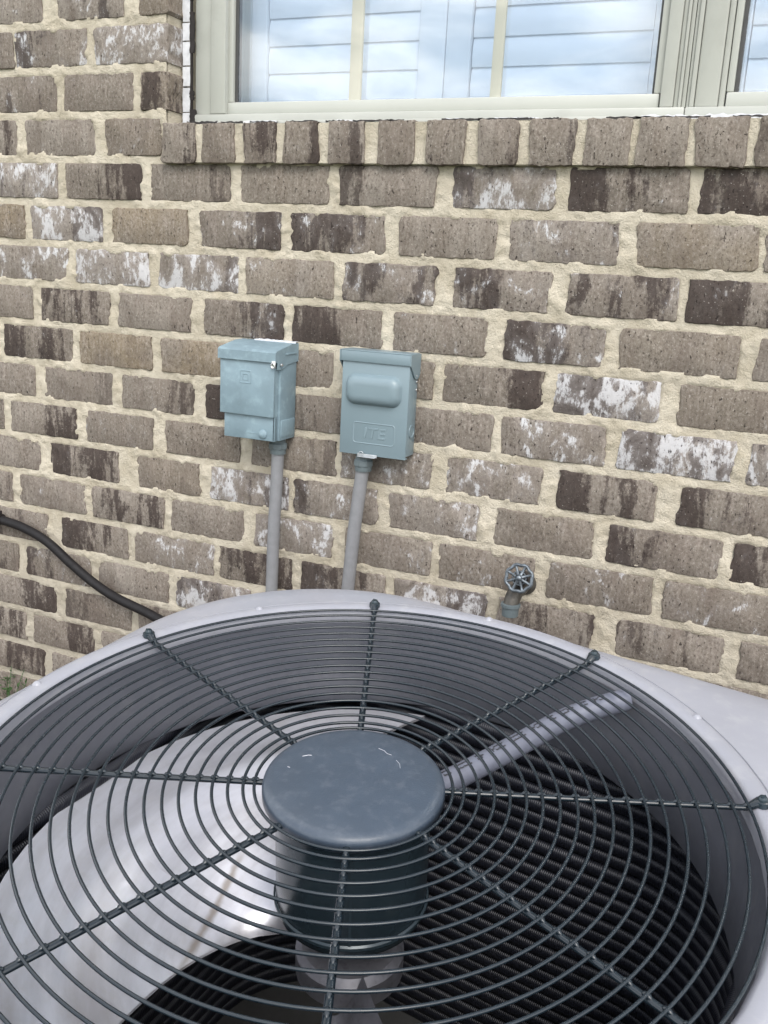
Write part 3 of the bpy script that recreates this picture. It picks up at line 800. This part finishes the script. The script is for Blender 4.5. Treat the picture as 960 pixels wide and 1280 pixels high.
blade(99, 243, 0.052, 0.925 * R, -0.160, -0.134, 62, -88, -0.05, 'blade', MAT_BLADE)
blade(266, 318, 0.052, 0.88 * R, -0.215, -0.245, 10, -10, 0.05, 'blade', MAT_HUB)
mb = MB(); mb.lathe([(.0, -0.150), (.012, -0.150), (.012, -0.172), (.046, -0.175), (.052, -0.182), (.052, -0.205), (.0, -0.206)], 40); up(mb.build('hub', MAT_HUB, fan))
motor = empty('motor'); motor.parent = unit
mb = MB(); mb.lathe([(.0655, -0.004), (.070, -0.007), (.070, -0.118), (.068, -0.127), (.058, -0.136), (.035, -0.141), (.0, -0.142)], 64); up(mb.build('shell', MAT_MOTOR, motor, 40))
mb = MB(); mb.lathe([(.0705, -0.112), (.0722, -0.1135), (.0722, -0.1165), (.0705, -0.118)], 64); mb.box(.069, .0712, -.0012, .0012, -.112, -.008)
o = up(mb.build('seam', MAT_MOTOR, motor, 40)); o.rotation_euler.z = math.radians(-66)
mb = MB(); mb.lathe([(.0, .0112), (.04, .0110), (.072, .0102), (.0775, .0088), (.0805, .0062), (.0815, .003), (.0815, -.004), (.080, -.0055)], 96); up(mb.build('motor_cover', MAT_CAP, unit, 50))
# pale scratches and scuffs on the cover: shallow raised flecks of bare metal
mb = MB()
for pts in ([(.002, .050), (.008, .049), (.012, .046), (.017, .0455)], [(.024, .040), (.029, .036), (.032, .030)], [(-.056, .008), (-.052, .012), (-.049, .013)], [(-.0605, -.012), (-.058, -.012)]):
    mb.tube([(x, y, .0107) for x, y in pts], [.0003] * len(pts), 6)
up(mb.build('scratch', MAT_BLADE, unit))

# wire grille
grille = empty('grille'); grille.parent = unit
radii = [.245, .272, .309, .347, .385, .425, .464, .505, .547, .586, .629, .671, .713, .754, .796, .839, .883, .926, .966]
for q in radii:
    mb = MB(); mb.tube([(q * R * math.cos(2 * math.pi * i / 160), q * R * math.sin(2 * math.pi * i / 160), 0.0042) for i in range(160)], 0.0015, 8, closed=True)
    up(mb.build('wire_ring', MAT_WIRE, grille, 80))
mb = MB(); mb.tube([(.0805, 0, 0.0005), (.2, 0, 0.0002), (.967 * R, 0, 0.0006)], 0.0026, 10, sx=1.25)
rv = 0
while True:                                        # weld beads where rings sit on the rib
    if rv >= len(radii): break
    q = radii[rv] * R
    if q > .082 and q < .97 * R: mb.tube([(q - .0046, 0, .0016), (q - .002, 0, .0030), (q + .002, 0, .0030), (q + .0046, 0, .0016)], [.0008, .0022, .0022, .0008], 8)
    rv += 1
mb.tube([(.967 * R, 0, 0.0010), (.985 * R, 0, 0.0055), (1.008 * R, 0, 0.0060)], [.0027, .0040, .0052], 10, sx=1.3)
rib_me = mb.mesh('rib', MAT_WIRE, 50)
mb = MB(); mb.lathe([(.0, .0130), (.0032, .0128), (.0044, .0112), (.0046, .0085), (.0066, .0084), (.0068, .0065), (.0066, .004)], 16); mb.box(-.003, .003, -.0005, .0005, .0125, .0136)
screw_me = mb.mesh('screw', MAT_MOTOR, 40)
for k in range(8):
    a = TH0 - k * math.pi / 4
    o = link(bpy.data.objects.new('rib', rib_me), grille); o.location = (0, 0, UH); o.rotation_euler.z = a
    o = link(bpy.data.objects.new('screw', screw_me), grille); o.location = (R * math.cos(a), R * math.sin(a), UH); o.rotation_euler.z = a + 0.6
# rim clips and dimples between the screws
for a in (178.5, 133.5, 88.5, 43.5): 
    mb = MB(); ar = math.radians(a); x, y = 1.025 * R * math.cos(ar), 1.025 * R * math.sin(ar)
    mb.lathe([(.0, .0062), (.002, .006), (.0035, .0048), (.005, .0030)], 12, Matrix.Translation((x, y, 0)))
    up(mb.build('rim_dimple', MAT_STEEL, unit, 50))
# wiring tube from the motor to the rim, with its printed line
tp = [Vector(p) for p in ((.030, .045, -.034), (.062, .092, -.032), (.100, .160, -.028), (.135, .226, -.024), (.165, .258, -.017), (.194, .283, -.012))]
def smooth_path(P, n):
    out_ = []
    for i in range(len(P) - 1):
        p0, p1, p2, p3 = P[max(i - 1, 0)], P[i], P[i + 1], P[min(i + 2, len(P) - 1)]
        for j in range(n):
            t_ = j / n
            out_.append(0.5 * ((2 * p1) + (p2 - p0) * t_ + (2 * p0 - 5 * p1 + 4 * p2 - p3) * t_ ** 2 + (3 * p1 - p0 - 3 * p2 + p3) * t_ ** 3))
    out_.append(P[-1]); return out_
tpp = smooth_path(tp, 8)
mb = MB(); mb.tube(tpp, [0.0118] * (len(tpp) - 2) + [.0116, .0105], 20)
wt = up(mb.build('wiring_tube', MAT_TUBE, unit, 60))
mb = MB(); r = random.Random(8); i = 6
acc = 0; Ls = [(tpp[j + 1] - tpp[j]).length for j in range(len(tpp) - 1)]; tot = sum(Ls)
def along(s):
    for j, l in enumerate(Ls):
        if s <= l: return tpp[j].lerp(tpp[j + 1], s / l), (tpp[j + 1] - tpp[j]).normalized()
        s -= l
    return tpp[-1], (tpp[-1] - tpp[-2]).normalized()
s = 0.045
while s < tot - .02:
    for gl in range(r.choice((2, 3, 4))):           # groups of tiny printed letters
        ln = r.uniform(.0034, .0050); p, tdir = along(s)
        sd_ = tdir.cross(Vector((0, 0, 1))).normalized(); upv = sd_.cross(tdir)
        for aa, bb in (((0, -.0022), (ln, -.0012)), ((0, .0010), (ln, .0021)), ((0, -.0022), (.0012, .0021))) if r.random() < .7 else (((0, -.0021), (.0013, .0021)), ((0, -.0006), (ln, .0006))):
            q = []
            for (u, w_) in ((aa[0], aa[1]), (bb[0], aa[1]), (bb[0], bb[1]), (aa[0], bb[1])):
                ang = math.radians(86) + w_ * 1.5 / .0118
                q.append(p + tdir * u + (sd_ * math.cos(ang) + upv * math.sin(ang)) * .0121)
            mb.loops([q], capt=True)
        s += ln + .0006
    s += r.uniform(.006, .012)
o = mb.build('printed_line', MAT_PRINT, wt, 0)
# concrete pad
pad = tag(empty('concrete_pad'), 'concrete pad under the air conditioner', 'pad'); pad.matrix_world = Matrix.Translation(UC - N_ * (UH + 0.002)) @ MU
mb = MB(); mb.box(-.47, .47, -.47, .47, -0.14, 0, 0.008); mb.build('slab', MAT_CONC, pad)

# ------------------------------------------------------------------ the newer box on the right, with its embossed plate
def bx(label, name, x, z): return tag(empty(name, (x, D, z)), label, 'disconnect box', 'grey-blue electrical boxes on the brick wall')
nb = bx('newer clean grey-blue electrical box with an oblong bulge and an embossed plate', 'disconnect_box', -.665, .836)
X0 = -.665; ZZ = .836
def loc(mb, name, m, parent, base, smooth=35, **k):
    for v in mb.bm.verts: v.co -= Vector(base)
    return mb.build(name, m, parent, smooth)
base = (X0, D, ZZ)
mb = MB(); mb.box(-.7275, -.6005, D - .0430, D - .0045, .838, 1.014, .002); loc(mb, 'housing', MAT_BOXNEW, nb, base)
mb = MB(); mb.box(-.7290, -.6005, D - .0460, D - .0434, .834, 1.0035, .0012); mb.box(-.7290, -.6005, D - .0460, D - .036, .8335, .8365, .001)
cov = loc(mb, 'front_cover', MAT_BOXNEW, nb, base)
# lid with bent ears
mb = MB(); mb.box(-.7315, -.5995, D - .0495, D - .003, 1.0165, 1.0190, .001); mb.box(-.7315, -.5995, D - .0495, D - .0468, .9985, 1.0168, .001)
for xa, xb in ((-.5995, -.5975), (-.7340, -.7320)):
    prof = [(D - .0494, 1.018), (D - .003, 1.018), (D - .003, .984), (D - .012, .975), (D - .026, .975), (D - .046, .996), (D - .0494, .9985)]
    mb.loops([[(xa, y, z) for y, z in prof], [(xb, y, z) for y, z in prof]], capb=True, capt=True)
loc(mb, 'lid', MAT_BOXNEW, nb, base, 30)
# oblong bulge
def pad_loop(xa, xb, za, zb, rad, y, n=8):
    P = []
    for q, (cx, cz) in enumerate(((xb - rad, zb - rad), (xa + rad, zb - rad), (xa + rad, za + rad), (xb - rad, za + rad))):
        for i in range(n): a = math.pi / 2 * (q + i / (n - 1)); P.append((cx + rad * math.cos(a), y, cz + rad * math.sin(a)))
    return P
mb = MB(); x0, x1, z0_, z1_ = -.7200, -.6130, .9235, .9780
prf = [(0, 0), (.001, .0015), (.0025, .0055), (.005, .0095), (.009, .0125), (.014, .0138), (.018, .0140)]
mb.loops([pad_loop(x0 + a, x1 - a, z0_ + a, z1_ - a, .0175 - a * .5, D - .0459 - b) for a, b in prf], capt=True)
loc(mb, 'bulge', MAT_BOXNEW, cov, base, 60)
# embossed plate outline and letters
mb = MB(); mb.loops([pad_loop(-.7035 + a, -.6225 - a, .8545 + a, .8925 - a, .006 - a, D - .0459 - b) for a, b in ((-.0006, 0), (.0002, .0009), (.0011, .0009), (.0019, .0001))])
loc(mb, 'plate_border', MAT_BOXNEW, cov, base, 60)
def letters(body, size, mat, parent, place, name, ext=0.0006, shear=0.15, sx=1.0, bev=0.0002):
    cu = bpy.data.curves.new(name, 'FONT'); cu.body = body; cu.size = size; cu.extrude = ext; cu.shear = shear; cu.align_x = 'CENTER'; cu.align_y = 'CENTER'
    cu.bevel_depth = bev; cu.resolution_u = 3
    tmp = bpy.data.objects.new(name, cu); COL.objects.link(tmp)
    me = bpy.data.meshes.new_from_object(tmp.evaluated_get(bpy.context.evaluated_depsgraph_get()))
    bpy.data.objects.remove(tmp)
    me.materials.clear(); me.materials.append(mat); me.name = name
    o = link(bpy.data.objects.new(name, me), parent)
    o.matrix_local = Matrix.Translation(place) @ Matrix.Rotation(math.pi / 2, 4, 'X') @ Matrix.Diagonal((sx, 1, 1, 1))
    return o
lt = letters('ITE', 0.027, MAT_BOXNEW, cov, (-.6628 - base[0], -.0461, .8735 - base[2]), 'embossed_letters', 0.0005, 0.12, 1.18, 0.0003)
# knockout, hasp and hub
mb = MB(); ko = Matrix.Translation((-.6003, D - .0235, .882)) @ Matrix.Rotation(math.pi / 2, 4, 'Y')
mb.lathe([(.0, .0004), (.0095, .0004), (.0098, .0012), (.0122, .0012), (.0125, .0)], 32, ko); loc(mb, 'knockout', MAT_BOXNEW, nb, base)
mb = MB(); mb.lathe([(.0, .0006), (.0016, .0006), (.0018, 0)], 10, Matrix.Translation((-.5974, D - .020, .980)) @ Matrix.Rotation(math.pi / 2, 4, 'Y'))
mb.box(-.692, -.654, D - .0482, D - .0470, .8310, .8365, .0005); mb.box(-.690, -.656, D - .054, D - .0474, .8308, .8320, .0005)
mb.tube([(-.684 + .004 * math.cos(a), D - .0495, .8362 + .004 * math.sin(a)) for a in [i * math.pi / 8 for i in range(9)]], .0008, 6)
loc(mb, 'hasp', MAT_FIT2, nb, base)
mb = MB()
for xs, zs in ((-.5999, .969), (-.5999, .955)): mb.lathe([(0, .0012), (.002, .001), (.0026, 0)], 10, Matrix.Translation((xs, D - .012, zs)) @ Matrix.Rotation(math.pi / 2, 4, 'Y'))
loc(mb, 'rivet', MAT_ZINC, nb, base)

# ------------------------------------------------------------------ the older faded box on the left
ob = bx('older faded grey-blue electrical box with a stepped front flap and square emblem', 'disconnect_box', -.90, .84)
base = (-.90, D, .84)
mb = MB(); mb.box(-.952, -.8430, D - .0640, D - .0045, .842, 1.002, .002)
mb.box(-.8445, -.8412, D - .060, D - .008, .848, .880, .0015)                      # pressed rib on the side
loc(mb, 'housing', MAT_BOXOLD, ob, base)
mb = MB(); mb.box(-.9535, -.8465, D - .0765, D - .066, .842, .8895, .0015); mb.box(-.8505, -.8465, D - .0765, D - .05, .842, .985, .001)
fl = loc(mb, 'lower_flap', MAT_BOXOLD, ob, base)
mb = MB(); mb.box(-.9585, -.8455, D - .0840, D - .0780, .8870, .9865, .0015); mb.box(-.9585, -.9565, D - .0838, D - .055, .8872, .986, .0008)
fc = loc(mb, 'front_cover', MAT_BOXOLD, ob, base)
mb = MB()
prof = [(D - .0885, .9865), (D - .0885, 1.0035), (D - .084, 1.0068), (D - .030, 1.0170), (D - .003, 1.0180), (D - .003, 1.0150), (D - .030, 1.0140), (D - .082, 1.0040), (D - .0860, 1.0020), (D - .0860, .9865)]
mb.loops([[(xx, y, z) for y, z in prof] for xx in (-.9592, -.8428)], capb=True, capt=True)
for xa, xb in ((-.8428, -.8408), (-.9612, -.9592)):
    prof = [(D - .0885, .9862), (D - .0885, 1.0035), (D - .084, 1.0066), (D - .030, 1.0168), (D - .003, 1.0178), (D - .003, .985), (D - .046, .981), (D - .060, .9735), (D - .079, .9735), (D - .080, .9862)]
    mb.loops([[(xa, y, z) for y, z in prof], [(xb, y, z) for y, z in prof]], capb=True, capt=True)
mb.box(-.8410, -.8392, D - .052, D - .012, .9985, 1.0015, .0007)
loc(mb, 'lid', MAT_BOXOLD, ob, base, 30)
mb = MB()
for hw, y in ((.0112, 0), (.0055, 0)):
    c_ = (-.9045, .9565)
    mb.loops([pad_loop(c_[0] - hw - a, c_[0] + hw + a, c_[1] - hw - a, c_[1] + hw + a, .0012, D - .0839 - b, 3) for a, b in ((.0008, 0), (.0001, .0009), (-.0007, .0009), (-.0014, 0))])
loc(mb, 'square_emblem', MAT_BOXOLD, fc, base, 40)
mb = MB(); mb.lathe([(.0086, 0), (.0082, .0022), (.0055, .0042), (.002, .0050), (.0, .0051)], 24, Matrix.Translation((-.8700, D - .0764, .8540)) @ Matrix.Rotation(math.pi / 2, 4, 'X'))
mb.box(-.902, -.8815, D - .0772, D - .0763, .8535, .8548, .0003)
loc(mb, 'boss', MAT_BOXOLD, fl, base)
mb = MB(); mb.box(-.8478, -.8400, D - .0905, D - .0884, .977, .990, .0008); mb.tube([(-.8445 + .0035 * math.cos(a), D - .091, .9815 + .0045 * math.sin(a)) for a in [i * math.pi / 6 for i in range(12)]], .0012, 6, closed=True)
mb.lathe([(0, .003), (.0025, .0025), (.003, 0)], 12, Matrix.Translation((-.8392, D - .070, .982)) @ Matrix.Rotation(math.pi / 2, 4, 'Y'))
loc(mb, 'hasp', MAT_ZINC, ob, base)
mb = MB(); r = random.Random(4); ragged(mb, -.930, -.842, D - .004, 1.0170, 1.0205, 26, .0010, .012, False); loc(mb, 'caulk', MAT_CAULK, ob, base)
# conduits
def conduit(label, path, rad, fz):
    p0 = Vector(path[0])
    o = tag(empty('conduit', path[-1]), label, 'conduit', 'grey conduits below the electrical boxes')
    bs = path[-1]
    mb = MB(); mb.tube(smooth_path([Vector(p) for p in path], 6), rad, 16); loc(mb, 'pipe', MAT_COND, o, bs, 60)
    mb = MB(); M_ = Matrix.Translation(p0)
    mb.lathe([(rad + .0005, -.010), (rad + .0030, -.010), (rad + .0035, -.002), (rad + .0035, .004)], 24, M_)
    mb.lathe([(rad + .0045, -.001), (rad + .0060, .0), (rad + .0060, .009), (rad + .0045, .010), (rad + .003, .012), (rad + .003, .020)], 8, M_)
    loc(mb, 'fitting', MAT_FIT, o, bs, 30)
CY = D - .030
conduit('straight grey conduit dropping from the older left box', [(-.8640, CY, .822), (-.8655, CY, .75), (-.8690, CY, .66), (-.8705, CY, .54), (-.868, CY - .01, .40), (-.85, CY - .06, .30)], .0118, 0)
conduit('slanting grey conduit dropping from the newer right box', [(-.6870, CY, .812), (-.6905, CY, .78), (-.6990, CY, .69), (-.7050, CY, .60), (-.7080, CY, .54), (-.705, CY - .01, .40), (-.68, CY - .06, .30)], .0122, 0)

# ------------------------------------------------------------------ garden tap
fa = tag(empty('garden_tap', (-.372, D, .63)), 'weathered garden tap with a fluted round handwheel on the brick wall', 'tap')
base = (-.372, D, .63)
MT = Matrix.Translation((-.367, D - .062, .640)) 
mb = MB()
mb.lathe([(.020, 0), (.020, .004), (.0125, .006), (.0125, .045)], 20, Matrix.Translation((-.376, D - .002, .634)) @ Matrix.Rotation(math.pi / 2, 4, 'X'))
mb.tube(smooth_path([Vector(p) for p in ((-.376, D - .026, .635), (-.378, D - .052, .634), (-.380, D - .067, .625), (-.381, D - .073, .612))], 6), [.0135] * 19, 16)
mb.lathe([(.0125, 0), (.0130, .014), (.0105, .016), (.0105, .026)], 8, Matrix.Translation((-.372, D - .040, .640)) @ Matrix.Rotation(math.radians(62), 4, 'X'))
loc(mb, 'body', MAT_BRASS, fa, base)
mb = MB(); Ms = Matrix.Translation((-.381, D - .073, .604))
mb.lathe([(.0128, .014), (.0168, .013), (.0168, .008), (.0145, .0065), (.0140, -.008), (.0132, -.009), (.0110, -.008), (.0108, .004), (.0, .004)], 28, Ms)
loc(mb, 'spout', MAT_FIT, fa, base)
MW = Matrix.Translation((-.367, D - .088, .669)) @ Matrix.Rotation(math.radians(74), 4, 'X')
mb = MB(); NP = 64; RW = .0225
rim = []
for i in range(NP):
    a = 2 * math.pi * i / NP; rad = RW * (1 - .055 * (0.5 + 0.5 * math.cos(8 * a)) ** 2 + 0.03 * (0.5 - 0.5 * math.cos(8 * a)))
    rim.append(MW @ Vector((rad * math.cos(a), rad * math.sin(a), 0)))
mb.tube(rim, .0030, 8, closed=True)
for k in range(8):
    a = 2 * math.pi * (k + .5) / 8; c_, s_ = math.cos(a), math.sin(a)
    mb.tube([MW @ Vector((.005 * c_, .005 * s_, .0015)), MW @ Vector((.013 * c_, .013 * s_, -.001)), MW @ Vector((RW * c_, RW * s_, 0))], [.0030, .0024, .0026], 8)
inner = [MW @ Vector((.0115 * math.cos(2 * math.pi * i / 32), .0115 * math.sin(2 * math.pi * i / 32), -.0005)) for i in range(32)]
mb.tube(inner, .0013, 6, closed=True)
mb.lathe([(.0, .0045), (.0035, .0042), (.0055, .002), (.006, -.004), (.0, -.004)], 16, MW)
loc(mb, 'handwheel', MAT_WHEEL, fa, base, 60)
mb = MB(); mb.lathe([(.0035, .0), (.0035, -.014), (.0125, -.015), (.0135, -.036)], 12, MW); loc(mb, 'stem', MAT_TAR, fa, base)

# ------------------------------------------------------------------ black hose
hp_ = [(-1.95, D - .020, .60), (-1.75, D - .020, .592), (-1.571, D - .020, .575), (-1.502, D - .021, .566), (-1.436, D - .022, .545), (-1.371, D - .024, .507), (-1.307, D - .026, .474), (-1.244, D - .030, .453), (-1.152, D - .036, .435), (-1.06, D - .06, .42), (-.95, D - .12, .40), (-.86, D - .22, .36)]
ho = tag(empty('hose', hp_[-1]), 'black rubber hose running along the brick wall behind the unit', 'hose')
mb = MB(); mb.tube(smooth_path([Vector(p) for p in hp_], 8), .0100, 16); loc(mb, 'tube', MAT_HOSE, ho, hp_[-1], 60)
mb = MB(); mb.tube([(-1.574, D - .020, .5765), (-1.566, D - .020, .5755)], .0128, 14); mb.box(-1.573, -1.565, D - .03, D - .018, .587, .596, .001); loc(mb, 'tie', MAT_TAR, ho, hp_[-1], 60)

# ------------------------------------------------------------------ small plant at the foot of the wall
pl = tag(empty('plant', (-1.555, D - .045, 0)), 'small dark green plant at the foot of the wall by the left edge', 'plant')
r = random.Random(21)
for k in range(7):
    mb = MB(); ang = k * 0.9 + r.uniform(-.2, .2); lean = r.uniform(.03, .09); hh = r.uniform(.16, .245)
    pts = [Vector((lean * t_ * t_ * math.cos(ang), lean * t_ * t_ * math.sin(ang) * .6, hh * t_)) for t_ in (0, .3, .6, .85, 1)]
    mb.tube(pts, [.0016, .0014, .0012, .001, .0007], 6)
    for j in range(16):
        t_ = r.uniform(.4, 1); p = Vector((lean * t_ * t_ * math.cos(ang), lean * t_ * t_ * math.sin(ang) * .6, hh * t_))
        d = Vector((r.uniform(-1, 1), r.uniform(-1, .6), r.uniform(-.2, .8))).normalized(); w_ = d.cross(Vector((r.random(), r.random(), 1))).normalized(); n_ = d.cross(w_)
        l_ = r.uniform(.010, .02)
        mb.loops([[p, p + d * l_ * .35 + w_ * l_ * .28 + n_ * .001, p + d * l_ * .75 + w_ * l_ * .2, p + d * l_, p + d * l_ * .75 - w_ * l_ * .2, p + d * l_ * .35 - w_ * l_ * .28 + n_ * .001]], capt=True)
    mb.build('stem', MAT_LEAF, pl, 60)
